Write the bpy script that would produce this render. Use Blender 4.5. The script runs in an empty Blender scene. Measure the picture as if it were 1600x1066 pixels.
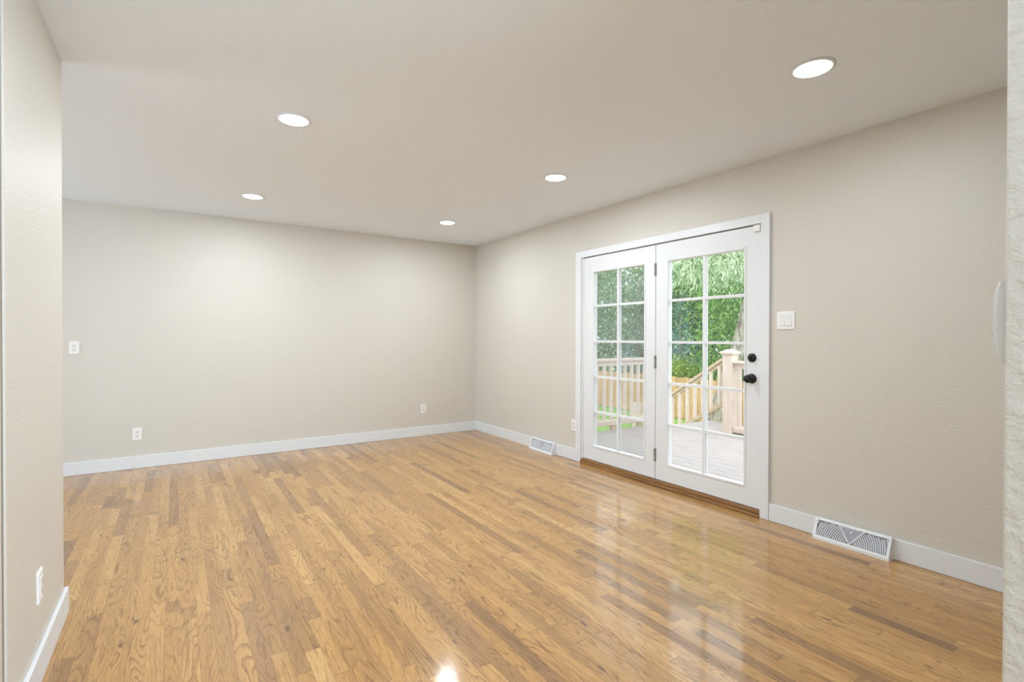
import bpy, math, random
from mathutils import Matrix, Vector
random.seed(7)
S = bpy.context.scene
COL = S.collection
PI = math.pi

# ------------------------------------------------------------------ camera
CAM = (-3.335, -5.885, 1.230)
def cam_matrix(yaw, pitch, roll):
    cy, sy, cp, sp = math.cos(yaw), math.sin(yaw), math.cos(pitch), math.sin(pitch)
    F = Vector((sy*cp, cy*cp, sp)); R0 = Vector((cy, -sy, 0)); U0 = R0.cross(F)
    cr, sr = math.cos(roll), math.sin(roll)
    R = R0*cr + U0*sr; U = U0*cr - R0*sr
    m = Matrix.Identity(4)
    for i in range(3):
        m[i][0], m[i][1], m[i][2], m[i][3] = R[i], U[i], -F[i], CAM[i]
    return m
cd = bpy.data.cameras.new('camera')
cd.sensor_width = 36.0; cd.lens = 793.1/1600*36; cd.clip_start = 0.05; cd.clip_end = 200
cd.dof.use_dof = True; cd.dof.focus_distance = 4.5; cd.dof.aperture_fstop = 9.0
cam = bpy.data.objects.new('camera', cd); COL.objects.link(cam)
cam.matrix_world = cam_matrix(0.58605, -0.00732, 0.00142)
S.camera = cam

# ------------------------------------------------------------------ world, sun, area lights, exposure
W = bpy.data.worlds.new('sky'); S.world = W; W.use_nodes = True
nt = W.node_tree; nt.nodes.clear()
wo = nt.nodes.new('ShaderNodeOutputWorld'); bg = nt.nodes.new('ShaderNodeBackground')
bg.inputs[0].default_value = (0.86, 0.93, 1.0, 1); bg.inputs[1].default_value = 2.6
nt.links.new(bg.outputs[0], wo.inputs[0])
sun = bpy.data.lights.new('sun', 'SUN'); sun.energy = 0.7; sun.angle = math.radians(25); sun.color = (1, .97, .92)
so = bpy.data.objects.new('sun', sun); COL.objects.link(so); so.rotation_euler = (math.radians(38), 0, math.radians(-35))
def area(name, loc, rot, sx, sy, power, color=(1, 1, 1)):
    l = bpy.data.lights.new(name, 'AREA'); l.shape = 'RECTANGLE'; l.size = sx; l.size_y = sy
    l.energy = power; l.color = color
    o = bpy.data.objects.new(name, l); COL.objects.link(o); o.location = loc; o.rotation_euler = rot
    return o
# daylight in the unseen dining window, and an added fill light behind the view
DAY = (0.63, 0.815, 1.0)
area('daylight_dining_window', (-6.90, -1.45, 1.35), (0, math.radians(-90), 0), 1.5, 2.0, 38, DAY)
area('hall_fill_light', (-2.2, -8.60, 1.40), (math.radians(112), 0, 0), 2.6, 1.6, 130, DAY)
LAMP_POWER = 7.2
LAMP_COLOR = (0.815, 0.915, 1.0)
S.view_settings.view_transform = 'Standard'; S.view_settings.look = 'None'
S.view_settings.gamma = 1.0; S.view_settings.use_curve_mapping = False
S.view_settings.exposure = 0.28

# ------------------------------------------------------------------ helpers
def setp(o, **k):
    for a, b in k.items(): o[a] = b
    return o
def tag(o, label, cat, group=None, kind=None):
    o['label'] = label; o['category'] = cat
    if group: o['group'] = group
    if kind: o['kind'] = kind
    return o
def empty(name, loc=(0, 0, 0), rz=0.0):
    o = bpy.data.objects.new(name, None); COL.objects.link(o); o.location = loc; o.rotation_euler = (0, 0, rz)
    o.empty_display_size = .1
    return o
class MB:
    def __init__(s): s.v = []; s.f = []; s.sm = []
    def add(s, vs, fs, smooth=False):
        n = len(s.v); s.v += [tuple(v) for v in vs]; s.f += [tuple(i+n for i in f) for f in fs]; s.sm += [smooth]*len(fs); return s
    def box(s, a, b):
        x0, x1 = sorted((a[0], b[0])); y0, y1 = sorted((a[1], b[1])); z0, z1 = sorted((a[2], b[2]))
        return s.add([(x0,y0,z0),(x1,y0,z0),(x1,y1,z0),(x0,y1,z0),(x0,y0,z1),(x1,y0,z1),(x1,y1,z1),(x0,y1,z1)],
                     [(0,3,2,1),(4,5,6,7),(0,1,5,4),(1,2,6,5),(2,3,7,6),(3,0,4,7)])
    def bar(s, p, q, w, h, up=(0, 0, 1)):
        p, q = Vector(p), Vector(q); d = (q-p).normalized(); u = Vector(up); r = d.cross(u).normalized(); u = r.cross(d)
        vs = []
        for c in (p, q):
            for a, b in ((-1,-1),(1,-1),(1,1),(-1,1)): vs.append(c + r*(a*w/2) + u*(b*h/2))
        return s.add(vs, [(3,2,1,0),(4,5,6,7),(0,1,5,4),(1,2,6,5),(2,3,7,6),(3,0,4,7)])
    def lathe(s, prof, n=32, origin=(0, 0, 0), axis='Z', smooth=True, cap=True):
        # prof: (radius, height) list along axis
        O = Vector(origin)
        def P(r, h, a):
            c, t = r*math.cos(a), r*math.sin(a)
            if axis == 'Z': return O+Vector((c, t, h))
            if axis == 'X': return O+Vector((h, c, t))
            return O+Vector((t, h, c))
        vs = [P(r, h, 2*PI*i/n) for r, h in prof for i in range(n)]
        fs = [(k*n+i, k*n+(i+1) % n, (k+1)*n+(i+1) % n, (k+1)*n+i) for k in range(len(prof)-1) for i in range(n)]
        s.add(vs, fs, smooth)
        if cap:
            for k in (0, len(prof)-1):
                if prof[k][0] > 1e-5:
                    s.add([vs[k*n+i] for i in range(n)], [tuple(range(n)) if k else tuple(reversed(range(n)))])
        return s
    def tube(s, pts, rad, n=10):
        pts = [Vector(p) for p in pts]; rings = []
        for i, p in enumerate(pts):
            d = (pts[min(i+1, len(pts)-1)]-pts[max(i-1, 0)]).normalized()
            a = Vector((0, 0, 1)) if abs(d.z) < .9 else Vector((1, 0, 0))
            u = d.cross(a).normalized(); w = d.cross(u)
            r = rad[i] if isinstance(rad, (list, tuple)) else rad
            rings += [p+u*(r*math.cos(2*PI*k/n))+w*(r*math.sin(2*PI*k/n)) for k in range(n)]
        fs = [(i*n+k, i*n+(k+1) % n, (i+1)*n+(k+1) % n, (i+1)*n+k) for i in range(len(pts)-1) for k in range(n)]
        fs += [tuple(reversed(range(n))), tuple((len(pts)-1)*n+k for k in range(n))]
        return s.add(rings, fs, True)
    def build(s, name, mat, parent=None, bevel=0.0, loc=None):
        me = bpy.data.meshes.new(name); me.from_pydata([tuple(v) for v in s.v], [], s.f); me.validate(); me.update()
        if len(me.polygons) == len(s.sm): me.polygons.foreach_set('use_smooth', s.sm)
        me.materials.append(mat)
        import bmesh
        b = bmesh.new(); b.from_mesh(me); bmesh.ops.recalc_face_normals(b, faces=b.faces); b.to_mesh(me); b.free()
        o = bpy.data.objects.new(name, me); COL.objects.link(o)
        if loc: o.location = loc
        if parent: o.parent = parent
        if bevel:
            m = o.modifiers.new('bevel', 'BEVEL'); m.width = bevel; m.segments = 2; m.limit_method = 'ANGLE'; m.angle_limit = math.radians(40)
        return o
def struct(o): o['kind'] = 'structure'; return o
def copy_tree(o, parent=None):
    c = o.copy(); COL.objects.link(c)
    if parent is not None: c.parent = parent
    for ch in [q for q in bpy.data.objects if q.parent == o]: copy_tree(ch, c)
    return c

# ------------------------------------------------------------------ materials
def mat(name, color=(.8, .8, .8), rough=.5, metal=0.0, spec=.5):
    m = bpy.data.materials.new(name); m.use_nodes = True
    b = m.node_tree.nodes['Principled BSDF']
    b.inputs['Base Color'].default_value = (*color, 1); b.inputs['Roughness'].default_value = rough
    b.inputs['Metallic'].default_value = metal; b.inputs['Specular IOR Level'].default_value = spec
    return m
class N:
    def __init__(s, m): s.t = m.node_tree; s.b = s.t.nodes.get('Principled BSDF')
    def new(s, typ, **k):
        n = s.t.nodes.new(typ)
        for a, v in k.items(): setattr(n, a, v)
        return n
    def link(s, a, b): s.t.links.new(a, b)
    def val(s, sock, v):
        if hasattr(v, 'is_output') or isinstance(v, bpy.types.NodeSocket): s.link(v, sock)
        else: sock.default_value = v
    def math(s, op, a, b=0.0, c=0.0):
        n = s.new('ShaderNodeMath', operation=op); s.val(n.inputs[0], a); s.val(n.inputs[1], b); s.val(n.inputs[2], c); return n.outputs[0]
    def vec(s, x, y, z):
        n = s.new('ShaderNodeCombineXYZ'); s.val(n.inputs[0], x); s.val(n.inputs[1], y); s.val(n.inputs[2], z); return n.outputs[0]
    def noise(s, vec, scale, detail=2, rough=.5, dist=0.0):
        n = s.new('ShaderNodeTexNoise'); s.link(vec, n.inputs['Vector']); n.inputs['Scale'].default_value = scale
        n.inputs['Detail'].default_value = detail; n.inputs['Roughness'].default_value = rough; n.inputs['Distortion'].default_value = dist
        return n.outputs['Fac']
    def ramp(s, fac, stops, interp='LINEAR'):
        n = s.new('ShaderNodeValToRGB'); n.color_ramp.interpolation = interp; e = n.color_ramp.elements
        while len(e) < len(stops): e.new(.5)
        for i, (p, c) in enumerate(stops): e[i].position = p; e[i].color = (*c, 1) if len(c) == 3 else c
        s.link(fac, n.inputs[0]); return n.outputs[0]
    def mix(s, fac, a, b, blend='MIX'):
        n = s.new('ShaderNodeMix', data_type='RGBA', blend_type=blend); s.val(n.inputs[0], fac); s.val(n.inputs[6], a); s.val(n.inputs[7], b); return n.outputs[2]
    def bump(s, h, strength, dist):
        n = s.new('ShaderNodeBump'); n.inputs['Strength'].default_value = strength; n.inputs['Distance'].default_value = dist
        s.link(h, n.inputs['Height']); s.link(n.outputs[0], s.b.inputs['Normal'])
    def pos(s):
        g = s.new('ShaderNodeNewGeometry'); return g.outputs['Position']

def textured_paint(name, color, rough, scale, strength, dist):
    m = mat(name, color, rough, spec=.35); n = N(m); p = n.pos()
    a = n.noise(p, scale, 3, .55); b = n.noise(p, scale*2.3, 2, .5)
    h = n.math('ADD', n.ramp(a, [(.42, (0, 0, 0)), (.6, (1, 1, 1))]), n.math('MULTIPLY', b, .4))
    n.bump(h, strength, dist); return m
M = {}
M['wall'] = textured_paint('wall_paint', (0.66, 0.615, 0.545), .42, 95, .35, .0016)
M['ceiling'] = textured_paint('ceiling_paint', (0.86, 0.925, 0.985), .8, 70, .28, .0016)
M['trim'] = mat('white_trim_paint', (.77, .775, .78), .35)
M['door'] = mat('white_door_paint', (.765, .765, .765), .38)
M['plate'] = mat('white_plastic', (.86, .84, .81), .3)
M['plate_inner'] = mat('receptacle_plastic', (.80, .78, .75), .3)
M['slot'] = mat('dark_slot', (.05, .05, .05), .6)
M['vent'] = mat('white_vent_enamel', (.84, .85, .87), .35)
M['ventdark'] = mat('vent_interior', (.40, .41, .45), .7)
M['control'] = mat('control_plastic', (.50, .49, .455), .4); M['vent_grey'] = mat('button_plastic', (.30, .29, .27), .5)
M['black'] = mat('black_metal', (.012, .012, .014), .32, .4)
M['nickel'] = mat('satin_nickel', (.50, .49, .47), .35, .9)
M['gasket'] = mat('gasket', (.10, .10, .10), .7)
M['deckwood'] = mat('deck', (.6, .55, .5), .7)

def glass_mat(name, tint=(1, 1, 1)):
    m = bpy.data.materials.new(name); m.use_nodes = True; t = m.node_tree; t.nodes.clear()
    o = t.nodes.new('ShaderNodeOutputMaterial'); tr = t.nodes.new('ShaderNodeBsdfTransparent'); gl = t.nodes.new('ShaderNodeBsdfGlossy')
    fr = t.nodes.new('ShaderNodeFresnel'); gm = t.nodes.new('ShaderNodeNewGeometry'); mr = t.nodes.new('ShaderNodeMapRange')
    mr.inputs['To Min'].default_value = 1.45; mr.inputs['To Max'].default_value = 1/1.45   # same reflectance from both sides of the pane
    t.links.new(gm.outputs['Backfacing'], mr.inputs['Value']); t.links.new(mr.outputs[0], fr.inputs[0]); mx = t.nodes.new('ShaderNodeMixShader')
    tr.inputs[0].default_value = (*tint, 1); gl.inputs['Roughness'].default_value = 0.0; gl.inputs[0].default_value = (.9, .9, .9, 1)
    t.links.new(fr.outputs[0], mx.inputs[0]); t.links.new(tr.outputs[0], mx.inputs[1]); t.links.new(gl.outputs[0], mx.inputs[2])
    t.links.new(mx.outputs[0], o.inputs[0]); return m
M['glass'] = glass_mat('window_glass', (.97, .985, .98))
def screen_mat():
    m = bpy.data.materials.new('insect_screen_mesh'); m.use_nodes = True; t = m.node_tree; t.nodes.clear()
    o = t.nodes.new('ShaderNodeOutputMaterial'); tr = t.nodes.new('ShaderNodeBsdfTransparent'); df = t.nodes.new('ShaderNodeBsdfDiffuse')
    df.inputs[0].default_value = (.36, .38, .37, 1); mx = t.nodes.new('ShaderNodeMixShader'); mx.inputs[0].default_value = .40
    t.links.new(tr.outputs[0], mx.inputs[1]); t.links.new(df.outputs[0], mx.inputs[2]); t.links.new(mx.outputs[0], o.inputs[0]); return m
M['screen'] = screen_mat()
def lamp_mat():
    m = bpy.data.materials.new('lit_lens'); m.use_nodes = True; b = m.node_tree.nodes['Principled BSDF']
    b.inputs['Base Color'].default_value = (1, 1, 1, 1); b.inputs['Emission Color'].default_value = (1, .985, .96, 1)
    b.inputs['Emission Strength'].default_value = 9.0; return m
M['lens'] = lamp_mat()

def oak(name, tint=(1, 1, 1), rough=.36, along='Y', width=.0572):
    m = mat(name, (.6, .4, .2), rough, spec=.35); n = N(m)
    sx = n.new('ShaderNodeSeparateXYZ'); n.link(n.pos(), sx.inputs[0])
    X, Y, Z = sx.outputs
    row_f = n.math('DIVIDE', X, width); row = n.math('FLOOR', row_f); fr = n.math('FRACT', row_f)
    # random plank lengths: one 1-D cellular pattern per row
    wn = n.new('ShaderNodeTexWhiteNoise', noise_dimensions='1D'); n.link(row, wn.inputs['W'])
    yy = n.math('ADD', n.math('MULTIPLY', Y, 1.0), n.math('MULTIPLY', wn.outputs['Value'], 57.0))
    vo = n.new('ShaderNodeTexVoronoi', voronoi_dimensions='2D', feature='F1'); vo.inputs['Scale'].default_value = 1.0
    vo.inputs['Randomness'].default_value = .8
    n.link(n.vec(yy, n.math('MULTIPLY', row, 50.0), 0.0), vo.inputs['Vector'])
    ve = n.new('ShaderNodeTexVoronoi', voronoi_dimensions='2D', feature='DISTANCE_TO_EDGE'); ve.inputs['Scale'].default_value = 1.0
    ve.inputs['Randomness'].default_value = .8
    n.link(n.vec(yy, n.math('MULTIPLY', row, 50.0), 0.0), ve.inputs['Vector'])
    sc = n.new('ShaderNodeSeparateColor'); n.link(vo.outputs['Color'], sc.inputs[0]); idr, idg, idb = sc.outputs
    # hash again with the row so neighbours differ
    w2 = n.new('ShaderNodeTexWhiteNoise', noise_dimensions='3D'); n.link(n.vec(idr, row, idg), w2.inputs['Vector'])
    s2 = n.new('ShaderNodeSeparateColor'); n.link(w2.outputs['Color'], s2.inputs[0]); ra, rb, rc = s2.outputs
    base = n.ramp(ra, [(0, (.27, .15, .068)), (.12, (.39, .225, .092)), (.32, (.51, .295, .105)), (.6, (.56, .33, .118)), (.88, (.625, .38, .145)), (1, (.68, .44, .185))])
    hue = n.mix(n.math('MULTIPLY', rb, .45), base, (.54, .32, .118, 1))
    # cathedral figure = contour lines of a stretched noise field, its own for every plank
    off = n.math('MULTIPLY', rc, 40.0); off2 = n.math('MULTIPLY', ra, 71.0)
    fld0 = n.noise(n.vec(n.math('ADD', n.math('MULTIPLY', X, 10.5), off), n.math('ADD', n.math('MULTIPLY', Y, 1.25), off2), off), 1.0, 1.2, .5, .15)
    jag = n.noise(n.vec(n.math('MULTIPLY', X, 85.0), n.math('ADD', n.math('MULTIPLY', Y, 14.0), off), off), 1.0, 2, .6)
    fld = n.math('ADD', fld0, n.math('MULTIPLY', jag, .030))
    cnt = n.math('ADD', 13.0, n.math('MULTIPLY', rb, 17.0))
    ph = n.math('FRACT', n.math('MULTIPLY', fld, cnt))
    line = n.ramp(ph, [(0, (.12, .12, .12)), (.12, (0, 0, 0)), (.60, (.06, .06, .06)), (.82, (.55, .55, .55)), (.93, (1, 1, 1)), (.985, (1, 1, 1)), (1, (.12, .12, .12))])
    wob = n.noise(n.vec(n.math('MULTIPLY', X, 60.0), n.math('ADD', n.math('MULTIPLY', Y, 5.0), off), off), 1.0, 3, .6)
    lstr = n.math('MULTIPLY', n.math('MULTIPLY', line, n.ramp(wob, [(.3, (.35, .35, .35)), (.62, (1, 1, 1))])), n.math('ADD', .38, n.math('MULTIPLY', rc, .55)))
    dark = n.mix(1.0, hue, (.35, .265, .185, 1), 'MULTIPLY')
    c1 = n.mix(lstr, hue, dark)
    # fine pores along the grain and broad mineral streaks
    pores = n.noise(n.vec(n.math('MULTIPLY', X, 520.0), n.math('MULTIPLY', Y, 22.0), off), 1.0, 2, .6)
    c2 = n.mix(n.ramp(pores, [(.48, (0, 0, 0)), (.72, (.50, .50, .50))]), c1, dark)
    streak = n.noise(n.vec(n.math('MULTIPLY', X, 42.0), n.math('ADD', n.math('MULTIPLY', Y, 1.1), off), off2), 1.0, 2, .5)
    c3 = n.mix(n.ramp(streak, [(.60, (0, 0, 0)), (.76, (.55, .55, .55))]), c2, n.mix(1.0, hue, (.55, .43, .32, 1), 'MULTIPLY'))
    dash = n.noise(n.vec(n.math('MULTIPLY', X, 120.0), n.math('ADD', n.math('MULTIPLY', Y, 7.5), off2), off), 1.0, 2, .55)
    c3 = n.mix(n.ramp(dash, [(.60, (0, 0, 0)), (.73, (.75, .75, .75))]), c3, n.mix(1.0, hue, (.42, .31, .22, 1), 'MULTIPLY'))
    kn = n.noise(n.vec(n.math('MULTIPLY', X, 26.0), n.math('ADD', n.math('MULTIPLY', Y, 9.0), off), off), 1.0, 1, .4)
    c3 = n.mix(n.ramp(kn, [(.74, (0, 0, 0)), (.80, (.75, .75, .75))]), c3, (.12, .06, .03, 1))
    # board joints
    e1 = n.math('MINIMUM', fr, n.math('SUBTRACT', 1.0, fr))
    s1 = n.ramp(e1, [(.006, (1, 1, 1)), (.022, (0, 0, 0))]); se = n.ramp(ve.outputs['Distance'], [(.0006, (1, 1, 1)), (.0022, (0, 0, 0))])
    seam = n.math('MAXIMUM', s1, se)
    c4 = n.mix(n.math('MULTIPLY', seam, .45), c3, (.16, .09, .045, 1))
    mt = n.noise(n.vec(n.math('MULTIPLY', X, 14.0), n.math('ADD', n.math('MULTIPLY', Y, 1.6), off2), off), 1.0, 2, .5)
    c4 = n.mix(n.ramp(mt, [(.50, (0, 0, 0)), (.72, (.55, .55, .55))]), c4, n.mix(1.0, c4, (.66, .62, .60, 1), 'MULTIPLY'))
    c5 = n.mix(1.0, c4, (*tint, 1), 'MULTIPLY')
    n.link(c5, n.b.inputs['Base Color'])
    wav = n.noise(n.pos(), 2.2, 2, .5)
    rr = n.math('ADD', rough-.03, n.math('MULTIPLY', wav, .10)); n.link(rr, n.b.inputs['Roughness'])
    h = n.math('SUBTRACT', n.math('MULTIPLY', n.math('SUBTRACT', 1.0, seam), 1.0), n.math('MULTIPLY', lstr, .25))
    n.bump(h, .10, .0006)
    n.b.inputs['Coat Weight'].default_value = .7; n.b.inputs['Coat Roughness'].default_value = .085; n.b.inputs['Coat IOR'].default_value = 1.55
    return m
M['floor'] = oak('oak_strip_floor', (.97, .88, .74))
def plain_oak():
    m = mat('stained_oak', (.3, .16, .07), .35); n = N(m)
    sx = n.new('ShaderNodeSeparateXYZ'); n.link(n.pos(), sx.inputs[0]); X, Y, Z = sx.outputs
    f = n.noise(n.vec(n.math('MULTIPLY', X, 60.0), n.math('MULTIPLY', Y, 5.0), n.math('MULTIPLY', Z, 90.0)), 1.0, 3, .6)
    n.link(n.ramp(f, [(.3, (.19, .088, .030)), (.6, (.34, .17, .062)), (.8, (.42, .23, .09))]), n.b.inputs['Base Color']); return m
M['oaktrim'] = plain_oak()
def deck_wood(name, light, dark, sx_, sy_, sz_):
    m = mat(name, light, .75, spec=.2); n = N(m)
    s = n.new('ShaderNodeSeparateXYZ'); n.link(n.pos(), s.inputs[0]); X, Y, Z = s.outputs
    f = n.noise(n.vec(n.math('MULTIPLY', X, sx_), n.math('MULTIPLY', Y, sy_), n.math('MULTIPLY', Z, sz_)), 1.0, 4, .6)
    n.link(n.ramp(f, [(.3, dark), (.65, light)]), n.b.inputs['Base Color']); return m
M['deck'] = deck_wood('weathered_deck_boards', (.47, .42, .405), (.35, .31, .30), 40, 3, 10)
M['rail'] = deck_wood('pale_beige_stain', (.70, .58, .51), (.58, .47, .40), 30, 30, 5)
M['railtop'] = deck_wood('tan_rail_cap', (.60, .46, .34), (.44, .32, .22), 20, 20, 20)
M['fence'] = deck_wood('cedar_fence_boards', (.66, .39, .20), (.46, .25, .12), 12, 12, 2)
M['darkwood'] = mat('fence_gap_wood', (.20, .12, .06), .8)
def bark():
    m = mat('tree_bark', (.2, .17, .14), .9, spec=.1); n = N(m)
    s = n.new('ShaderNodeSeparateXYZ'); n.link(n.pos(), s.inputs[0]); X, Y, Z = s.outputs
    v = n.vec(n.math('MULTIPLY', X, 22.0), n.math('MULTIPLY', Y, 22.0), n.math('MULTIPLY', Z, 3.5))
    f = n.noise(v, 1.0, 4, .65)
    n.link(n.ramp(f, [(.35, (.10, .085, .075)), (.5, (.34, .29, .24)), (.7, (.52, .46, .40))]), n.b.inputs['Base Color'])
    n.bump(f, .9, .03); return m
M['bark'] = bark()
def leaf_mat(name, stops):
    m = bpy.data.materials.new(name); m.use_nodes = True; n = N(m); t = m.node_tree
    g = n.new('ShaderNodeNewGeometry'); c = n.ramp(g.outputs['Random Per Island'], stops)
    n.link(c, n.b.inputs['Base Color']); n.b.inputs['Roughness'].default_value = .55; n.b.inputs['Specular IOR Level'].default_value = .3
    tr = n.new('ShaderNodeBsdfTranslucent'); n.link(c, tr.inputs[0]); mx = n.new('ShaderNodeMixShader'); mx.inputs[0].default_value = .38
    n.link(n.b.outputs[0], mx.inputs[1]); n.link(tr.outputs[0], mx.inputs[2]); n.link(mx.outputs[0], t.nodes['Material Output'].inputs[0]); return m
G = lambda *a: a
M['leaf_green'] = leaf_mat('green_leaves', [(0, (.08, .18, .07)), (.4, (.19, .33, .15)), (.75, (.36, .50, .28)), (1, (.70, .78, .54))])
M['leaf_dark'] = leaf_mat('deep_green_leaves', [(0, (.08, .17, .08)), (.5, (.18, .31, .16)), (.85, (.34, .48, .29)), (1, (.62, .72, .56))])
M['leaf_silver'] = leaf_mat('narrow_silver_green_leaves', [(0, (.15, .27, .12)), (.3, (.36, .47, .30)), (.7, (.66, .74, .56)), (1, (.86, .88, .68))])
M['leaf_blue'] = leaf_mat('blue_spruce_needles', [(0, (.14, .28, .27)), (.5, (.30, .48, .47)), (1, (.62, .76, .76))])
M['leaf_yellow'] = leaf_mat('yellow_green_leaves', [(0, (.22, .38, .06)), (.5, (.48, .60, .12)), (1, (.80, .82, .28))])
M['leaf_orange'] = leaf_mat('orange_autumn_leaves', [(0, (.34, .22, .06)), (.5, (.60, .36, .09)), (1, (.66, .52, .16))])
M['leaf_lime'] = leaf_mat('lime_green_leaves', [(0, (.11, .25, .05)), (.5, (.25, .44, .11)), (1, (.52, .66, .26))])
def grass():
    m = mat('lawn_grass', (.15, .35, .06), .9, spec=.1); n = N(m); f = n.noise(n.pos(), 9, 4, .6)
    n.link(n.ramp(f, [(.3, (.14, .32, .05)), (.7, (.34, .56, .14))]), n.b.inputs['Base Color']); return m
M['grass'] = grass()
M['siding'] = mat('exterior_siding', (.62, .60, .56), .7)

# ------------------------------------------------------------------ room shell
H = 2.44
WT = .15
LX = -3.748           # face of the short left wall
OY0, OY1 = -3.975, -2.095   # rough opening of the patio doors
b = MB()
b.box((0, .15, -.25), (WT, OY1, H+.2)); b.box((0, OY0, -.25), (WT, -8.75, H+.2)); b.box((0, OY1, 2.035), (WT, OY0, H+.2)); b.box((0, OY1, -.25), (WT, OY0, -.005))
struct(b.build('wall_right', M['wall']))
struct(MB().box((-7.1, 0, -.1), (0, .15, H+.1)).build('wall_back', M['wall']))
b = MB(); b.box((LX, -2.920, 0), (LX-.12, -3.835, H)); b.box((LX-.02, -3.835, 0), (LX-.12, -3.879, H)); b.box((LX, -3.879, 0), (LX-.12, -8.6, H))
struct(b.build('wall_left', M['wall'], bevel=.004))
struct(MB().box((LX-.12, -2.92, 0), (-7.0, -3.04, H)).build('wall_dining', M['wall']))
# wall with the dining window, open where the daylight comes in
b = MB(); b.box((-7.0, 0, 0), (-7.12, -.45, H)); b.box((-7.0, -2.45, 0), (-7.12, -3.04, H)); b.box((-7.0, -.45, 0), (-7.12, -2.45, .6)); b.box((-7.0, -.45, 2.1), (-7.12, -2.45, H))
struct(b.build('wall_dining_window', M['wall']))
# front wall with the wide opening the view is taken through
FX, FY = -2.338, -5.668
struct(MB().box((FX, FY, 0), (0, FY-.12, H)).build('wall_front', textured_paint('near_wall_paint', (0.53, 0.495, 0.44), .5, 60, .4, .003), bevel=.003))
b = MB(); b.box((LX, -8.6, 0), (-3.5, -8.72, H)); b.box((-.9, -8.6, 0), (0, -8.72, H)); b.box((-3.5, -8.6, 0), (-.9, -8.72, .6)); b.box((-3.5, -8.6, 2.2), (-.9, -8.72, H))
struct(b.build('wall_hall', M['wall']))
struct(MB().box((-7.0, 0, -.06), (0, -8.6, 0)).build('floor', M['floor']))
struct(MB().box((-7.0, 0, H), (0, -8.6, H+.1)).build('ceiling', M['ceiling']))
BH = .115
def bb(name, boxes): 
    b = MB()
    for a, c in boxes: b.box(a, c)
    return struct(b.build(name, M['trim'], bevel=.003))
bb('baseboard_back', [((-7, -.0005, .0005), (-.0005, -.015, BH))])
bb('baseboard_right', [((-.0005, -.015, .0005), (-.015, -2.028, BH)), ((-.0005, -4.004, .0005), (-.015, FY, BH))])
bb('baseboard_left', [((LX, -2.905, .0005), (LX+.015, -5.6, BH)), ((LX, -2.9195, .0005), (LX-.12, -2.905, BH))])

struct(MB().box((LX-.0199, -3.8355, .0005), (LX-.006, -3.8785, H-.001)).build('groove_shade', mat('groove_shade_taupe', (.27, .235, .19), .6)))  # dark strip whose colour stands in for the shade inside the wall groove
# ------------------------------------------------------------------ patio doors
b = MB()
b.box((-.018, -2.029, .0005), (0, -2.105, 2.070)); b.box((-.018, -3.941, .0005), (0, -4.003, 2.070)); b.box((-.018, -2.105, 2.008), (0, -3.941, 2.070))
struct(b.build('trim_1', M['trim'], bevel=.0025))
b = MB()   # jambs, head and stops
b.box((-.002, OY1, .0), (WT+.01, -2.129, 2.035)); b.box((-.002, OY0, 0), (WT+.01, -3.943, 2.035)); b.box((-.002, -2.129, 2.008), (WT+.01, -3.943, 2.035))
b.box((.048, -2.129, .03), (.075, -2.145, 2.008)); b.box((.048, -3.943, .03), (.075, -3.927, 2.008)); b.box((.048, -2.129, 1.992), (.075, -3.943, 2.008))
struct(b.build('trim_2', M['trim']))
struct(MB().box((.05, -2.15, 1.996), (.058, -3.92, 2.008)).build('trim_4', M['gasket']))
b = MB(); b.box((-.030, -2.106, .0005), (.0, -3.940, .018)); b.box((-.012, -2.106, .018), (.14, -3.940, .046))
struct(b.build('trim_3', M['oaktrim'], bevel=.004))

def door_leaf(name, y0, y1, gy0, gy1, gz0=.178, gz1=1.868):
    """y0>y1 are the far and near edges, gy the glass opening"""
    d = empty(name, (0, y1, .052)); struct(d)
    P = Vector((0, y1, .052))
    T = .044
    def L(mb): mb.v = [tuple(Vector(v)-P) for v in mb.v]; return mb
    zt, zb = 2.000, .052
    m = MB(); m.box((0, y0, zb), (T, gy0, zt)); m.box((0, gy1, zb), (T, y1, zt)); m.box((0, gy0, gz1), (T, gy1, zt)); m.box((0, gy0, zb), (T, gy1, gz0))
    L(m).build('door_panel', M['door'], d)
    s = .018                                                     # raised glazing bead around the lite
    m = MB(); x0, x1 = -.004, T+.004
    m.box((x0, gy0, gz0), (x1, gy0-s, gz1)); m.box((x0, gy1+s, gz0), (x1, gy1, gz1)); m.box((x0, gy0-s, gz1-s), (x1, gy1+s, gz1)); m.box((x0, gy0-s, gz0), (x1, gy1+s, gz0+s))
    L(m).build('glazing_bead', M['door'], d, bevel=.004)
    m = MB(); m.box((.020, gy0-s, gz0+s), (.024, gy1+s, gz1-s)); g = L(m).build('glass_pane', M['glass'], d)
    w = .0105; yc = (gy0+gy1)/2
    m = MB(); hz = [gz0+(gz1-gz0)*k/5 for k in range(1, 5)]
    for xa, xb in ((.004, .0195), (.0245, .040)):
        m.box((xa, yc-w, gz0+s), (xb, yc+w, gz1-s))
        for z in hz:
            m.box((xa, gy0-s, z-w), (xb, yc+w, z+w)); m.box((xa, yc-w, z-w), (xb, gy1+s, z+w))
    L(m).build('muntin_grid', M['door'], d)
    return d, P
d1, P1 = door_leaf('door_1', -2.133, -3.020, -2.255, -2.917)
d2, P2 = door_leaf('door_2', -3.026, -3.938, -3.135, -3.830)
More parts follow.
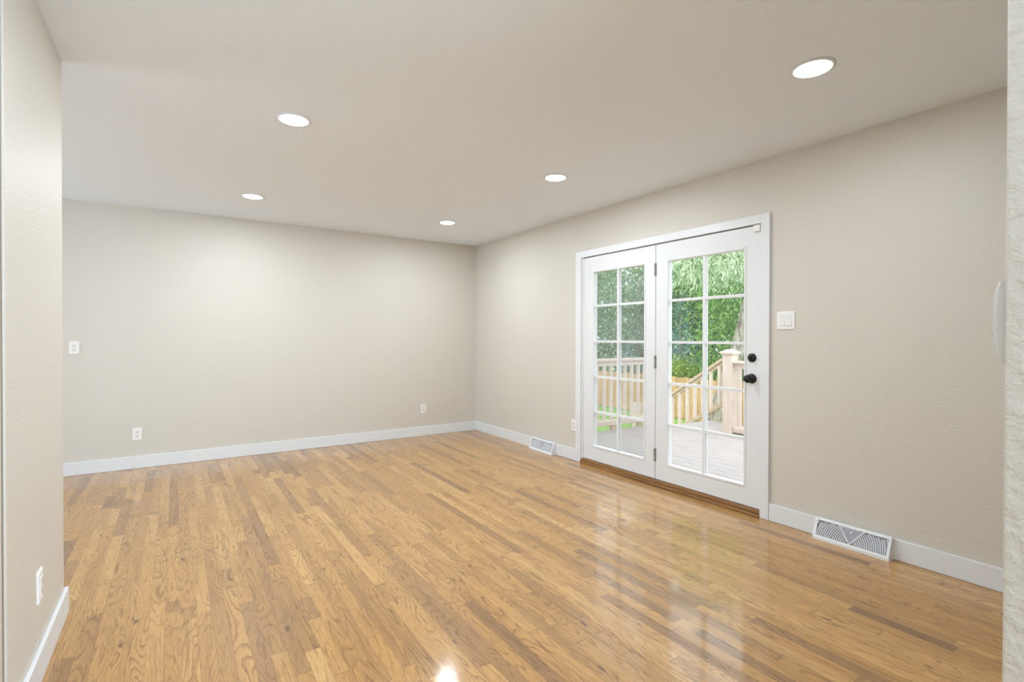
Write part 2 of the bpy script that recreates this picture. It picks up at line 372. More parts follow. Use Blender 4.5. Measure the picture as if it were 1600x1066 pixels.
# insect screen outside the fixed leaf
m = MB(); x = .085
for a, c in (((x, -2.15, .06), (x+.02, -2.19, 1.99)), ((x, -2.985, .06), (x+.02, -3.025, 1.99)), ((x, -2.19, 1.95), (x+.02, -2.985, 1.99)), ((x, -2.19, .06), (x+.02, -2.985, .12))): m.box(a, c)
sc = m.build('screen_frame', M['door'], None); sc.location = -P1; sc.parent = d1
m = MB(); m.add([(x+.01, -2.19, .12), (x+.01, -2.985, .12), (x+.01, -2.985, 1.95), (x+.01, -2.19, 1.95)], [(0, 1, 2, 3)])
so_ = m.build('insect_screen', M['screen'], None); so_.location = -P1; so_.parent = d1
# hinges on the meeting stile (open leaf), knob and deadbolt, small sensor
def local(o, d, P): o.location = -P; o.parent = d; return o
for z in (1.797, 1.027, .254):
    m = MB(); m.box((-.0025, -3.0215, z-.051), (0, -3.006, z+.051)); m.box((-.0025, -3.0245, z-.051), (0, -3.033, z+.051))
    h = local(m.build('hinge', M['nickel'], None), d2, P2)
    m = MB()
    for k, (a, c) in enumerate(((-.052, -.033), (-.031, -.012), (-.010, .010), (.012, .031), (.033, .052))):
        m.lathe([(.0, z+a), (.0062, z+a), (.0062, z+c), (.0, z+c)], 12, (-.0085, -3.023, 0), 'Z', cap=False)
    m.lathe([(.0042, z-.054), (.0042, z+.054)], 10, (-.0085, -3.023, 0), 'Z')
    kx = m.build('knuckle', M['nickel'], None); kx.parent = h
    for dz in (-.040, .040):
        sx_ = MB().box((-.004, -3.0255, z+dz-.011), (-.0022, -3.032, z+dz+.011)).build('hinge_notch', M['gasket'], None); sx_.parent = h
m = MB(); m.lathe([(.031, 0), (.031, -.006), (.028, -.011), (.010, -.013), (0, -.013)], 36, (0, -3.874, 1.090), 'X')
db = local(m.build('deadbolt', M['black'], None), d2, P2)
m = MB(); m.bar((-.013, -3.874, 1.078), (-.013, -3.874, 1.102), .016, .006, (0, 1, 0)); m.lathe([(.007, -.010), (.007, -.022), (0, -.022)], 16, (0, -3.874, 1.090), 'X')
m.bar((-.024, -3.874, 1.076), (-.024, -3.874, 1.104), .012, .007, (0, 1, 0)); t_ = m.build('thumb_turn', M['black'], None, bevel=.002); t_.parent = db
m = MB(); m.lathe([(.034, 0), (.034, -.006), (.030, -.011), (.012, -.013), (.010, -.030), (0, -.030)], 36, (0, -3.872, .946), 'X')
kr = local(m.build('knob_rosette', M['black'], None), d2, P2)
m = MB(); m.lathe([(.0, -.028), (.014, -.029), (.022, -.034), (.027, -.043), (.0285, -.052), (.026, -.060), (.020, -.065), (.010, -.0675), (0, -.068)], 36, (0, -3.872, .946), 'X', cap=False)
k_ = m.build('door_knob', M['black'], None); k_.parent = kr
m = MB(); m.box((-.016, -3.888, 1.958), (0, -3.934, 2.004)); sn = m.build('door_sensor', M['plate'], None, bevel=.003)
local(sn, d2, P2)

# ------------------------------------------------------------------ recessed lamps
def make_lamp():
    r = empty('recessed_light', (0, 0, H))
    m = MB(); m.lathe([(.076, -.001), (.090, -.001), (.0895, -.005), (.080, -.008), (.076, -.007), (.076, -.001)], 48, cap=False); m.build('trim_ring', M['trim'], r)
    m = MB(); m.lathe([(.0755, -.001), (.0755, -.006), (.055, -.008), (0, -.009)], 48, cap=False); m.lathe([(.0755, -.001), (0, -.001)], 48, cap=False); m.build('lens', M['lens'], r)
    return r
LAMPS = [(-.951, -4.727, 'round ceiling light nearest the viewer, high on the right above the double switch'),
         (-2.782, -2.856, 'round ceiling light at upper left, largest of the left-hand row'),
         (-.937, -2.864, 'round ceiling light in the middle, just above and left of the patio doors'),
         (-2.775, -1.014, 'round ceiling light furthest left, above the beige back wall'),
         (-2.78, -4.73, 'round ceiling light directly above the viewer, outside the top of the picture'),
         (-.943, -1.048, 'smallest round ceiling light, close to the far corner of the room')]
proto = make_lamp()
for i, (x, y, lab) in enumerate(LAMPS):
    o = proto if i == 0 else copy_tree(proto)
    o.location = (x, y, H); tag(o, lab, 'ceiling light', 'round recessed ceiling lights')
    l = bpy.data.lights.new('lamp_light', 'AREA'); l.shape = 'DISK'; l.size = .15; l.energy = LAMP_POWER; l.color = LAMP_COLOR
    lo = bpy.data.objects.new('lamp_light', l); COL.objects.link(lo); lo.location = (0, 0, -.012); lo.parent = o

# ------------------------------------------------------------------ wall plates (built facing -Y at the origin, then turned)
def rounded_plate(m, w, h, t, c=.006):
    pts = []
    for sx, sz, a0 in ((1, 1, 0), (-1, 1, 90), (-1, -1, 180), (1, -1, 270)):
        for k in range(5):
            a = math.radians(a0+k*22.5); pts.append((sx*(w/2-c)+c*math.cos(a), sz*(h/2-c)+c*math.sin(a)))
    n = len(pts); vs = [(x, 0, z) for x, z in pts]+[(x, -t*.45, z) for x, z in pts]+[(x*(1-.006/w*1.2), -t, z*(1-.006/h*1.2)) for x, z in pts]
    fs = [(k*n+i, k*n+(i+1) % n, (k+1)*n+(i+1) % n, (k+1)*n+i) for k in range(2) for i in range(n)]
    fs.append(tuple(range(2*n, 3*n))); return m.add(vs, fs)
def make_outlet(decora=False):
    r = empty('wall_outlet')
    rounded_plate(MB(), .072, .116, .0065).build('cover_plate', M['plate'], r)
    def holes(par, ys, z):
        MB().box((-.0075, ys+.0004, z-.001), (-.0052, ys-.0003, z+.0085)).build('slot', M['slot'], par)
        MB().box((.0050, ys+.0004, z), (.0073, ys-.0003, z+.0075)).build('slot', M['slot'], par)
        MB().lathe([(.0026, ys+.0004), (.0026, ys-.0003)], 10, (0, 0, z-.0075), 'Y').build('ground_hole', M['slot'], par)
    if decora:
        q = MB().box((-.0165, -.0064, -.0335), (.0165, -.0095, .0335)).build('receptacle', M['plate_inner'], r, bevel=.001)
        for z in (.0195, -.0195): holes(q, -.0096, z)
    else:
        for z in (.0195, -.0195):
            vs = [(.0165*math.cos(a), max(-.0125, min(.0125, .017*math.sin(a)))) for a in [2*PI*k/28 for k in range(28)]]
            n = len(vs); V = [(x, -.0060, z+q) for x, q in vs]+[(x, -.0085, z+q) for x, q in vs]
            q = MB().add(V, [(i, (i+1) % n, n+(i+1) % n, n+i) for i in range(n)]+[tuple(range(n, 2*n))]).build('receptacle', M['plate_inner'], r)
            holes(q, -.0086, z)
        MB().lathe([(.0028, -.0060), (.0028, -.0078), (0, -.0080)], 14, (0, 0, 0), 'Y').build('screw', M['plate_inner'], r)
    return r
po = make_outlet()
OUT = [((-4.078, 0, 1.131), 0, 'white duplex outlet set high on the back wall beside the left wall edge'),
       ((-3.632, 0, .320), 0, 'white duplex outlet low on the left half of the back wall'),
       ((-.753, 0, .340), 0, 'small white duplex outlet low on the back wall near the far corner'),
       ((0, -1.992, .346), -PI/2, 'white outlet low on the right wall, tucked against the door casing')]
for i, (loc, rz, lab) in enumerate(OUT):
    o = po if i == 0 else copy_tree(po)
    o.location = loc; o.rotation_euler = (0, 0, rz); tag(o, lab, 'outlet', 'white wall outlets')
o = make_outlet(True); o.location = (LX, -3.415, .328); o.rotation_euler = (0, 0, PI/2)
tag(o, 'white outlet with rectangular insert on the short left wall above its baseboard', 'outlet', 'white wall outlets')
# two-gang rocker switch
r = empty('light_switch', (0, -4.107, 1.342), -PI/2); tag(r, 'white double rocker light switch right of the patio doors', 'light switch')
rounded_plate(MB(), .118, .118, .0065).build('cover_plate', M['plate'], r)
for sx in (-.023, .023):
    m = MB()
    m.add([(sx-.0165, -.0060, -.0335), (sx+.0165, -.0060, -.0335), (sx+.0165, -.0060, .0335), (sx-.0165, -.0060, .0335),
           (sx-.0165, -.0115, -.0335), (sx+.0165, -.0115, -.0335), (sx+.0165, -.0075, .0), (sx-.0165, -.0075, .0), (sx+.0165, -.0068, .0335), (sx-.0165, -.0068, .0335)],
          [(0, 1, 5, 4), (4, 5, 6, 7), (7, 6, 8, 9), (9, 8, 2, 3), (1, 2, 8, 6, 5), (0, 4, 7, 9, 3)])
    m.build('rocker', M['plate_inner'], r)
    m = MB(); m.box((sx-.0178, -.0058, -.0350), (sx+.0178, -.0068, -.0338)); m.box((sx-.0178, -.0058, .0338), (sx+.0178, -.0068, .0350))
    m.box((sx+.0168, -.0058, -.035), (sx+.0178, -.0068, .035)); m.box((sx-.0178, -.0058, -.035), (sx-.0168, -.0068, .035)); m.build('rocker_gap', M['ventdark'], r)
for sx in (-.023, .023):
    for z in (-.048, .048): MB().lathe([(.0028, -.0060), (.0028, -.0074), (0, -.0076)], 12, (sx, 0, z), 'Y').build('screw', M['plate_inner'], r)
# control on the near wall face, seen edge-on past the corner of the opening
r = empty('wall_control', (FX+.040, FY, 1.254)); tag(r, 'pale rounded wall control seen edge-on at the right edge of the picture', 'wall control')
r.rotation_euler = (0, 0, PI)
m = MB(); prof = [(-.060, .0005), (-.058, .006), (-.048, .0095), (-.03, .0122), (0, .0132), (.03, .0122), (.048, .0095), (.058, .006), (.060, .0005)]
n_ = len(prof); vs = []
for sx in (-.033, -.029, .029, .033):
    k = .55 if abs(sx) > .03 else 1.0
    vs += [(sx, (-d_*k-.003) if d_ > .001 else 0, z) for z, d_ in prof]
m.add(vs, [(q*n_+i, q*n_+i+1, (q+1)*n_+i+1, (q+1)*n_+i) for q in range(3) for i in range(n_-1)]+[tuple(range(n_)), tuple(reversed(range(3*n_, 4*n_)))], False)
m.build('control_body', M['control'], r)
for z in (.016, -.017):
    MB().lathe([(.0045, -.010), (.0045, -.0175), (.003, -.0185), (0, -.0185)], 14, (0.010, -.002, z), 'Y').build('button', M['vent_grey'], r)

# ------------------------------------------------------------------ baseboard registers (built along X, facing -Y)
def make_register(w, h=.122, dtop=.020, dbot=.062):
    r = empty('baseboard_register')
    # housing: wedge with a lip at the foot; open face framed
    zf = .016                                     # foot lip height
    A = Vector((0, -dbot, zf)); B = Vector((0, -dtop, h))            # sloped face in section
    def fp(u, s, dep=0.0):                        # u across, s 0..1 up the slope, dep into the box
        p = A.lerp(B, s); nrm = Vector((0, -(B.z-A.z), (B.y-A.y))).normalized()
        return Vector((u, p.y, p.z)) - nrm*dep
    m = MB(); x0, x1 = -w/2, w/2; bx, st, sb = .016, .90, .10
    # side cheeks
    for x in (x0, x1):
        s_ = 1 if x < 0 else -1
        m.add([(x, 0, 0), (x, -dbot, 0), (x, -dbot, zf), (x, -dtop, h), (x, 0, h)]+[(x+s_*.002, 0, 0), (x+s_*.002, -dbot, 0), (x+s_*.002, -dbot, zf), (x+s_*.002, -dtop, h), (x+s_*.002, 0, h)],
              [(0, 1, 2, 3, 4), (9, 8, 7, 6, 5), (1, 6, 7, 2), (2, 7, 8, 3), (3, 8, 9, 4)])
    m.box((x0, 0, h-.002), (x1, -dtop, h)); m.box((x0, -dbot, 0), (x1, -dbot+.002, zf))
    def slab(u0, s0, u1, s1, d0=0.0, d1=.0025):
        vs = [fp(u, s, d) for d in (d0, d1) for u, s in ((u0, s0), (u1, s0), (u1, s1), (u0, s1))]
        m.add(vs, [(0, 1, 2, 3), (7, 6, 5, 4), (0, 4, 5, 1), (1, 5, 6, 2), (2, 6, 7, 3), (3, 7, 4, 0)])
    slab(x0, 0, x1, sb); slab(x0, st, x1, 1); slab(x0, sb, x0+bx, st); slab(x1-bx, sb, x1, st)
    m.build('housing', M['vent'], r)
    m2 = MB(); m2.add([fp(x0+.003, .02, .012), fp(x1-.003, .02, .012), fp(x1-.003, .98, .012), fp(x0+.003, .98, .012)], [(0, 1, 2, 3)])
    m2.build('vent_interior', M['ventdark'], r)
    # louvres: two diagonal ribs, straight bars in the middle triangle, curved bars each side
    m3 = MB()
    U = x1-bx; tri = w*.165
    def rib(p, q, th=.0035):
        (u0, s0), (u1, s1) = p, q; a, c = fp(u0, s0, .001), fp(u1, s1, .001)
        nrm = (fp(0, 0, 0)-fp(0, 0, 1)).normalized(); m3.bar(a, c, th, .004, nrm)
    rib((0, sb), (-tri, st), .006); rib((0, sb), (tri, st), .006)
    for k in range(9):
        s = sb+(st-sb)*(k+.8)/9.3; half = tri*(s-sb)/(st-sb); rib((-half, s), (half, s), .0032)
    nb = 17
    for sgn in (-1, 1):
        for k in range(nb):
            # arcs centred on the foot of the triangle
            R_ = .020+(U-.018+.022)*(k+.3)/nb
            pts = []
            for a in range(0, 13):
                th = a/12*math.radians(72)
                u = R_*math.cos(th); dz = R_*math.sin(th)
                s = sb+dz/(h-zf)/.98*1.0
                if s > st or u > U: break
                if u < tri*(s-sb)/(st-sb)+.001: break
                pts.append((sgn*u, s))
            for p, q in zip(pts, pts[1:]): rib(p, q, .0038)
    # bars that start on the end frame rather than the foot
        for k in range(1, 4):
            R_ = U+k*.010; pts = []
            for a in range(0, 20):
                th = a/19*math.radians(60); u = R_*math.cos(th); s = sb+R_*math.sin(th)/(h-zf)
                if u <= U and s <= st: pts.append((sgn*u, s))
            for p, q in zip(pts, pts[1:]): rib(p, q, .0038)
    m3.build('louvres', M['vent'], r)
    m4 = MB(); a, c = fp(.006, .62, -.012), fp(.006, .72, .006); m4.bar(a, c, .004, .010); a, c = fp(.006, .58, -.013), fp(.006, .72, -.013); m4.bar(a, c, .006, .004); m4.build('damper_lever', M['vent'], r)
    for u in (-U-.006, U+.006):
        c0 = fp(u, .82, -.001); MB().lathe([(.003, -.0012), (.0028, .0), (0, .0)], 10, tuple(c0), 'Y').build('screw', M['nickel'], r)
    return r
rg = make_register(.402); rg.location = (-.0155, -4.517, .0005); rg.rotation_euler = (0, 0, -PI/2)
tag(rg, 'white metal baseboard register with curved louvres right of the patio doors', 'vent', 'baseboard registers')
rg2 = copy_tree(rg); rg2.location = (-.0155, -1.520, .0005)
tag(rg2, 'white metal baseboard register between the far corner and the patio doors', 'vent', 'baseboard registers')

# ------------------------------------------------------------------ outdoors: deck, rails, stairs
DZ = -.10
m = MB(); x = .17; bw, gp = .138, .007
while x < 3.80:
    far = -.60 if x+bw < 3.10 else -.83
    m.box((x, -7.5, DZ-.028), (min(x+bw, 3.80), far, DZ)); x += bw+gp
dk = empty('deck', (1.9, -3, -1.0)); tag(dk, 'pale weathered wooden deck of long boards outside the patio doors', 'deck')
db_ = m.build('deck_boards', M['deck'], None, bevel=.003); db_.parent = dk; db_.matrix_parent_inverse = Matrix.Translation(-dk.location)
m = MB(); m.box((.16, -.66, DZ-.26), (3.08, -.63, DZ-.03)); m.box((3.08, -.87, DZ-.26), (3.79, -.84, DZ-.03)); m.box((3.76, -7.5, DZ-.26), (3.79, -.87, DZ-.03))
for px_, py_ in ((.4, -.75), (2.0, -.75), (3.65, -1.0), (3.65, -3.4), (3.65, -5.8)): m.box((px_-.05, py_-.05, -1.0), (px_+.05, py_+.05, DZ-.03))
f_ = m.build('deck_frame', M['railtop'], None); f_.parent = dk; f_.matrix_parent_inverse = Matrix.Translation(-dk.location)

def post(m, x, y, z0, z1, w=.135):
    m.box((x-w/2, y-w/2, z0), (x+w/2, y+w/2, z1))
def cap(m, x, y, z, w=.185):
    m.box((x-w/2, y-w/2, z), (x+w/2, y+w/2, z+.028))
    m.add([(x-w/2*.9, y-w/2*.9, z+.028), (x+w/2*.9, y-w/2*.9, z+.028), (x+w/2*.9, y+w/2*.9, z+.028), (x-w/2*.9, y+w/2*.9, z+.028),
           (x-.03, y-.03, z+.062), (x+.03, y-.03, z+.062), (x+.03, y+.03, z+.062), (x-.03, y+.03, z+.062)],
          [(0, 1, 5, 4), (1, 2, 6, 5), (2, 3, 7, 6), (3, 0, 4, 7), (4, 5, 6, 7)])
    m.box((x-w/2*.82, y-w/2*.82, z-.02), (x+w/2*.82, y+w/2*.82, z))
def child(o, par): o.parent = par; o.matrix_parent_inverse = Matrix.Translation(-par.location); return o
# side railing, runs straight away from the house
RY = -.565
rl = empty('deck_railing', (2.2, RY, DZ)); tag(rl, 'beige wooden side railing with square balusters, seen through the left door', 'railing')
child(MB().box((1.50, RY-.045, .885), (2.95, RY+.045, .925)).build('top_rail', M['rail'], None, bevel=.004), rl)
child(MB().box((1.50, RY-.019, .82), (2.95, RY+.019, .885)).build('top_rail_support', M['rail'], None), rl)
child(MB().box((1.50, RY-.045, -.035), (2.95, RY+.045, .035)).build('bottom_rail', M['rail'], None, bevel=.004), rl)
for px_ in (1.47, 2.97):
    m = MB(); post(m, px_, RY, -.6, 1.00, .11); pp = child(m.build('post', M['rail'], None, bevel=.003), rl)
    m = MB(); cap(m, px_, RY, 1.00, .15); c_ = m.build('post_cap', M['rail'], None); c_.parent = pp
x = 1.64
while x < 2.9:
    child(MB().box((x-.019, RY-.019, .035), (x+.019, RY+.019, .82)).build('baluster', M['rail'], None), rl); x += .140
for x in (1.95, 2.50):
    child(MB().box((x-.035, RY-.035, DZ-.16), (x+.035, RY+.035, -.035)).build('support_block', M['railtop'], None), rl)
# outer railing with the big newel post
NX, NY = 3.13, -1.66
rr = empty('newel_railing', (NX, -3.0, DZ)); tag(rr, 'beige deck railing with the large capped newel post, seen beside the door knob', 'railing')
m = MB(); post(m, NX, NY, DZ, 1.005, .145); pp = child(m.build('newel_post', M['rail'], None, bevel=.004), rr)
m = MB(); cap(m, NX, NY, 1.005, .20); c_ = m.build('post_cap', M['rail'], None, bevel=.003); c_.parent = pp
child(MB().box((NX-.065, NY-.073, .875), (NX+.065, -4.5, .910)).build('top_rail', M['rail'], None, bevel=.004), rr)
child(MB().box((NX-.02, NY-.073, .80), (NX+.02, -4.5, .875)).build('top_rail_support', M['rail'], None), rr)
child(MB().box((NX-.05, NY-.073, -.085), (NX+.05, -4.5, -.005)).build('bottom_rail', M['rail'], None, bevel=.012), rr)
y = NY-.15
while y > -4.4:
    child(MB().box((NX-.019, y-.019, -.005), (NX+.019, y+.019, .80)).build('baluster', M['rail'], None), rr); y -= .14
m = MB(); post(m, NX, -4.55, DZ, .96, .12); child(m.build('end_post', M['rail'], None), rr)
# stair railing and stairs descending towards +y at the outer corner
SX = 3.80
y0_, y1_ = -1.10, .62
zt = lambda y: .885-.655*(y+1.10)
zb_ = lambda y: .185-.600*(y+1.10)
sr = empty('stair_railing', (SX, -.5, DZ)); tag(sr, 'sloping beige stair handrail with balusters descending left from the newel post', 'railing')
child(MB().bar((SX, y0_, zt(y0_)), (SX, y1_, zt(y1_)), .09, .045).build('handrail', M['railtop'], None, bevel=.004), sr)
child(MB().bar((SX, y0_, zt(y0_)-.05), (SX, y1_, zt(y1_)-.05), .038, .055).build('handrail_support', M['railtop'], None), sr)
child(MB().bar((SX, y0_, zb_(y0_)), (SX, y1_, zb_(y1_)), .06, .06).build('bottom_rail', M['railtop'], None, bevel=.004), sr)
y = y0_+.06
while y < y1_-.03:
    child(MB().box((SX-.022, y-.022, zb_(y)+.015), (SX+.022, y+.022, zt(y)-.06)).build('baluster', M['rail'], None), sr); y += .150
m = MB(); post(m, SX, y0_-.10, DZ, .98, .12); child(m.build('post', M['rail'], None), sr)
m = MB(); post(m, SX, y1_+.05, -1.0, .02, .12); child(m.build('post', M['rail'], None), sr)
st_ = empty('deck_stairs', (3.45, 0, -1.0)); tag(st_, 'wooden steps leading from the deck edge down to the lawn', 'stairs')
for k in range(5):
    z = DZ-.17*(k+1)
    child(MB().box((3.12, -.84+k*.27, z-.035), (3.74, -.84+(k+1)*.27+.02, z)).build('tread', M['deck'], None, bevel=.003), st_)
for sx in (3.08, 3.745):
    m = MB(); P_ = [(-.83, DZ-.03), (.60, -1.0), (.25, -1.0), (-.83, DZ-.35)]
    m.add([(sx, y, z) for y, z in P_]+[(sx+.035, y, z) for y, z in P_], [(0, 1, 2, 3), (7, 6, 5, 4), (0, 4, 5, 1), (1, 5, 6, 2), (2, 6, 7, 3), (3, 7, 4, 0)])
    child(m.build('stringer', M['railtop'], None), st_)

# ------------------------------------------------------------------ garden
GZ = -1.0
struct(MB().box((.15, -12, GZ-.05), (40, 40, GZ)).build('lawn', M['grass']))
m = MB(); y = -4.0; fx = 8.2; k = 0
while y < 15:
    m.box((fx-.009, y+.004, GZ+.02), (fx+.009, y+.136, .14+.012*math.sin(k*1.7))); y += .140; k += 1
fe = empty('wooden_fence', (fx, 5, GZ)); tag(fe, 'golden cedar board fence standing at the end of the lawn', 'fence')
child(m.build('fence_boards', M['fence'], None), fe)
m = MB()
for z in (-.75, -.05): m.box((fx+.010, -4, z-.045), (fx+.05, 15, z+.045))
child(m.build('fence_rails', M['darkwood'], None), fe)
y = -3.5
while y < 15:
    child(MB().box((fx+.05, y-.045, GZ), (fx+.14, y+.045, .05)).build('fence_post', M['darkwood'], None), fe); y += 2.4

def leaves(name, material, blobs, count, ln, wd, droop=.3, seed=1, parent=None, shell=.55, clump=0, longaxis=None):
    """one mesh of individual bent leaves spread through ellipsoids (cx,cy,cz,rx,ry,rz)"""
    rnd = random.Random(seed); V = []; Fc = []
    vol = [b_[3]*b_[4]+b_[3]*b_[5]+b_[4]*b_[5] for b_ in blobs]; tot = sum(vol)
    for bl, v in zip(blobs, vol):
        cx, cy, cz, rx, ry, rz = bl
        nn = int(count*v/tot)
        centers = []
        if clump:
            for _ in range(max(1, nn//clump)):
                th = rnd.uniform(0, 2*PI); u = rnd.uniform(-1, 1); q = math.sqrt(1-u*u); rr_ = rnd.uniform(shell, 1.0)
                centers.append((cx+rx*rr_*q*math.cos(th), cy+ry*rr_*q*math.sin(th), cz+rz*rr_*u, Vector((q*math.cos(th), q*math.sin(th), u))))
        for i in range(nn):
            if clump:
                c = centers[i % len(centers)]; s_ = .11*min(rx, ry, rz)+ln*.7
                p = Vector((c[0]+rnd.gauss(0, s_), c[1]+rnd.gauss(0, s_), c[2]+rnd.gauss(0, s_*.8))); out = c[3]
            else:
                th = rnd.uniform(0, 2*PI); u = rnd.uniform(-1, 1); q = math.sqrt(1-u*u); rr_ = rnd.uniform(shell, 1.0)
                out = Vector((q*math.cos(th), q*math.sin(th), u)); p = Vector((cx+rx*rr_*out.x, cy+ry*rr_*out.y, cz+rz*rr_*out.z))
            d = (out*.8+Vector((rnd.gauss(0, .7), rnd.gauss(0, .7), rnd.gauss(0, .5)-droop))).normalized()
            s = d.cross(Vector((rnd.gauss(0, 1), rnd.gauss(0, 1), rnd.gauss(0, 1)+.6))).normalized(); nn_ = s.cross(d)
            L_ = ln*rnd.uniform(.6, 1.3); w_ = wd*rnd.uniform(.7, 1.2); b0 = len(V)
            V += [p, p+d*L_*.45+s*w_/2-nn_*L_*.04, p+d*L_-Vector((0, 0, L_*.12)), p+d*L_*.45-s*w_/2-nn_*L_*.04]
            Fc += [(b0, b0+1, b0+2), (b0, b0+2, b0+3)]
    me = bpy.data.meshes.new(name); me.from_pydata([tuple(v) for v in V], [], Fc); me.update(); me.materials.append(material)
    o = bpy.data.objects.new(name, me); COL.objects.link(o)
    if parent: child(o, parent)
    return o
def trunk(pts, rad, parent, branches=()):
    m = MB(); m.tube(pts, rad, 14)
    for bp, br in branches: m.tube(bp, br, 8)
    return child(m.build('trunk', M['bark'], None), parent)

# big leaning tree whose branches reach over the deck
t = empty('shade_tree', (6.2, .75, GZ)); tag(t, 'large leaning tree with furrowed grey trunk and narrow silver-green leaves over the deck', 'tree')
trunk([(6.24, .92, GZ-.05), (6.38, .84, -.6), (6.64, .69, .3), (6.87, .56, 1.1), (7.07, .43, 2.1), (7.18, .38, 3.2), (7.2, .35, 4.0), (7.2, .3, 4.9)],
      [.26, .19, .155, .145, .14, .13, .12, .06], t,
      [([(7.05, .45, 2.75), (6.0, .0, 3.4), (4.9, -.5, 3.5), (3.9, -.9, 3.1), (3.3, -1.1, 2.7)], [.11, .085, .06, .035, .012]),
       ([(7.1, .4, 3.3), (6.2, 1.3, 4.0), (5.2, 2.2, 4.0), (4.4, 2.8, 3.4)], [.10, .07, .05, .02]),
       ([(6.0, .0, 3.4), (5.3, .7, 3.2), (4.6, 1.2, 2.7)], [.05, .035, .012]),
       ([(7.1, .4, 3.5), (8.0, 1.2, 4.4), (8.8, 2.3, 5.0)], [.09, .06, .03])])
leaves('foliage', M['leaf_silver'], [(3.75, -.95, 2.55, .85, .75, .50), (4.5, -.35, 2.75, .9, .8, .60), (5.3, -.45, 2.55, .7, .7, .45), (4.6, .6, 3.1, 1.1, 1.0, .75), (4.2, -1.9, 2.9, 1.0, .9, .6), (7.0, .4, 4.3, 1.5, 1.4, .75)],
       15000, .115, .024, .55, 3, t, .15, clump=26)
leaves('inner_foliage', M['leaf_green'], [(5.0, .0, 3.0, 1.1, 1.0, .5), (6.2, 1.3, 3.3, 1.4, 1.3, .8), (7.4, .9, 3.6, 1.3, 1.2, .9)], 9000, .11, .055, .3, 4, t, .2, clump=20)

def tree(name, label, x, y, h, blobs, material, count, ln, wd, seed, cat='tree', clump=18, r0=.16, lean=(0, 0), twig=True):
    t = empty(name, (x, y, GZ)); tag(t, label, cat, None)
    br = []
    rnd = random.Random(seed)
    for bl in blobs:
        br.append(([(x+lean[0]*.4, y+lean[1]*.4, GZ+h*.35), ((x+bl[0])/2, (y+bl[1])/2, (GZ+h*.35+bl[2])/2), (bl[0], bl[1], bl[2])], [r0*.45, r0*.3, r0*.1]))
    trunk([(x, y, GZ-.05), (x+lean[0]*.3, y+lean[1]*.3, GZ+h*.3), (x+lean[0], y+lean[1], GZ+h*.8)], [r0, r0*.75, r0*.3], t, br)
    leaves('foliage', material, blobs, count, ln, wd, .2, seed, t, .35, clump)
    return t
# trees beyond the fence, left to right as seen through the doors
tree('broadleaf_tree', 'deep green tree behind the fence, furthest left through the left door', 9.6, 12.6, 8,
     [(9.6, 12.4, 1.2, 2.2, 2.0, 2.2), (9.4, 12.0, 3.2, 2.4, 2.3, 1.9)], M['leaf_dark'], 9000, .15, .08, 11)
tree('broadleaf_tree', 'dark green tree with bare twigs behind the left door top panes', 9.8, 9.2, 8,
     [(9.9, 9.4, 1.0, 2.0, 2.0, 2.0), (9.7, 9.2, 3.1, 2.3, 2.2, 1.9)], M['leaf_dark'], 11000, .14, .07, 12)
tree('broadleaf_tree', 'leafy mid-green tree filling the gap between the two doors', 10.2, 6.4, 8,
     [(10.2, 6.5, 1.4, 1.9, 1.9, 2.1), (10.0, 6.3, 3.1, 2.2, 2.1, 1.9)], M['leaf_green'], 11000, .14, .07, 13)
tree('broadleaf_tree', 'mid-green tree behind the upper left panes of the right door', 11.3, 4.8, 7,
     [(11.3, 4.8, 1.5, 1.6, 1.5, 1.9), (10.8, 4.6, 3.1, 2.0, 2.0, 1.8)], M['leaf_green'], 11000, .13, .065, 14)
tree('broadleaf_tree', 'bright lime-green tree just left of the big leaning trunk', 9.6, 2.1, 6,
     [(9.5, 2.2, 1.2, 1.4, 1.3, 1.7), (9.4, 2.0, 3.0, 1.7, 1.7, 1.6)], M['leaf_lime'], 9500, .12, .06, 15)
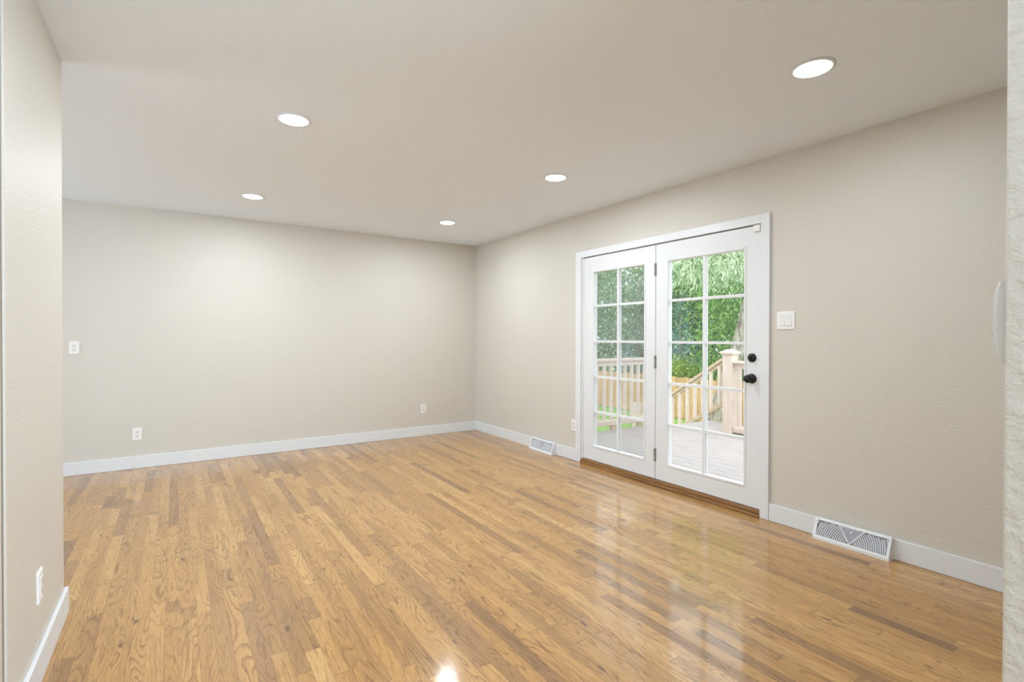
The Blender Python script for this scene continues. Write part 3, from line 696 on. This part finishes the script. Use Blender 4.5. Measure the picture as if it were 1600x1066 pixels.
tree('broadleaf_tree', 'green tree behind the big leaning trunk at the right', 10.2, -.2, 7,
     [(10.2, -.2, 1.2, 1.8, 1.7, 2.0), (10, -.4, 3.0, 2.1, 2.1, 1.9)], M['leaf_green'], 9000, .13, .065, 16)
for x, y, lab, sd in ((14.0, 14.5, 'dark tree far behind the others, at the left edge of the left door glass', 17), (14.5, 8.7, 'dark tall tree far behind the others, seen above the low blue-grey spruce', 18),
                  (14.0, 3.2, 'dark tall tree far behind the others, in line with the stair handrail', 19), (13.5, -2.2, 'dark tree far behind the others, in line with the big leaning trunk', 20)):
    tree('broadleaf_tree', lab, x, y, 6.5, [(x, y, 1.6, 2.8, 3.0, 2.7), (x, y, 3.6, 2.4, 2.6, 1.7)], M['leaf_dark'], 4200, .26, .16, sd, clump=14, r0=.22)
# conifer built as drooping tiers
def spruce(x, y, h, r, seed, label):
    t = empty('blue_spruce', (x, y, GZ)); tag(t, label, 'tree')
    trunk([(x, y, GZ-.05), (x, y, GZ+h*.5), (x, y, GZ+h)], [.08, .05, .01], t)
    bl = []; k = 0; z = GZ+.25
    while z < GZ+h:
        q = 1-(z-GZ)/h; bl.append((x, y, z, r*q+.06, r*q+.06, .16)); z += .2
    leaves('foliage', M['leaf_blue'], bl, 9000, .10, .020, .15, seed, t, .35, clump=14)
spruce(9.55, 4.2, 3.6, 1.25, 21, 'blue-grey spruce rising behind the fence near the door hinges')
spruce(9.2, 5.9, 2.2, 1.0, 22, 'low blue-grey spruce just above the side railing in the left door')
tree('shrub', 'yellow-green bush above the fence, lower left panes of the right door', 8.9, 3.75, 1.7, [(8.85, 3.75, .10, .55, .70, .62)], M['leaf_yellow'], 3600, .075, .045, 31, 'bush', 14, .04)
tree('shrub', 'orange-brown bush peeking over the fence behind the stair handrail', 8.7, 4.45, 1.4, [(8.6, 4.35, -.05, .42, .62, .45)], M['leaf_orange'], 2600, .065, .035, 32, 'bush', 14, .03)
tree('shrub', 'green bush above the fence between handrail and newel post', 8.9, 2.35, 1.7, [(8.85, 2.3, .2, .6, .85, .75)], M['leaf_lime'], 3600, .08, .045, 33, 'bush', 14, .04)
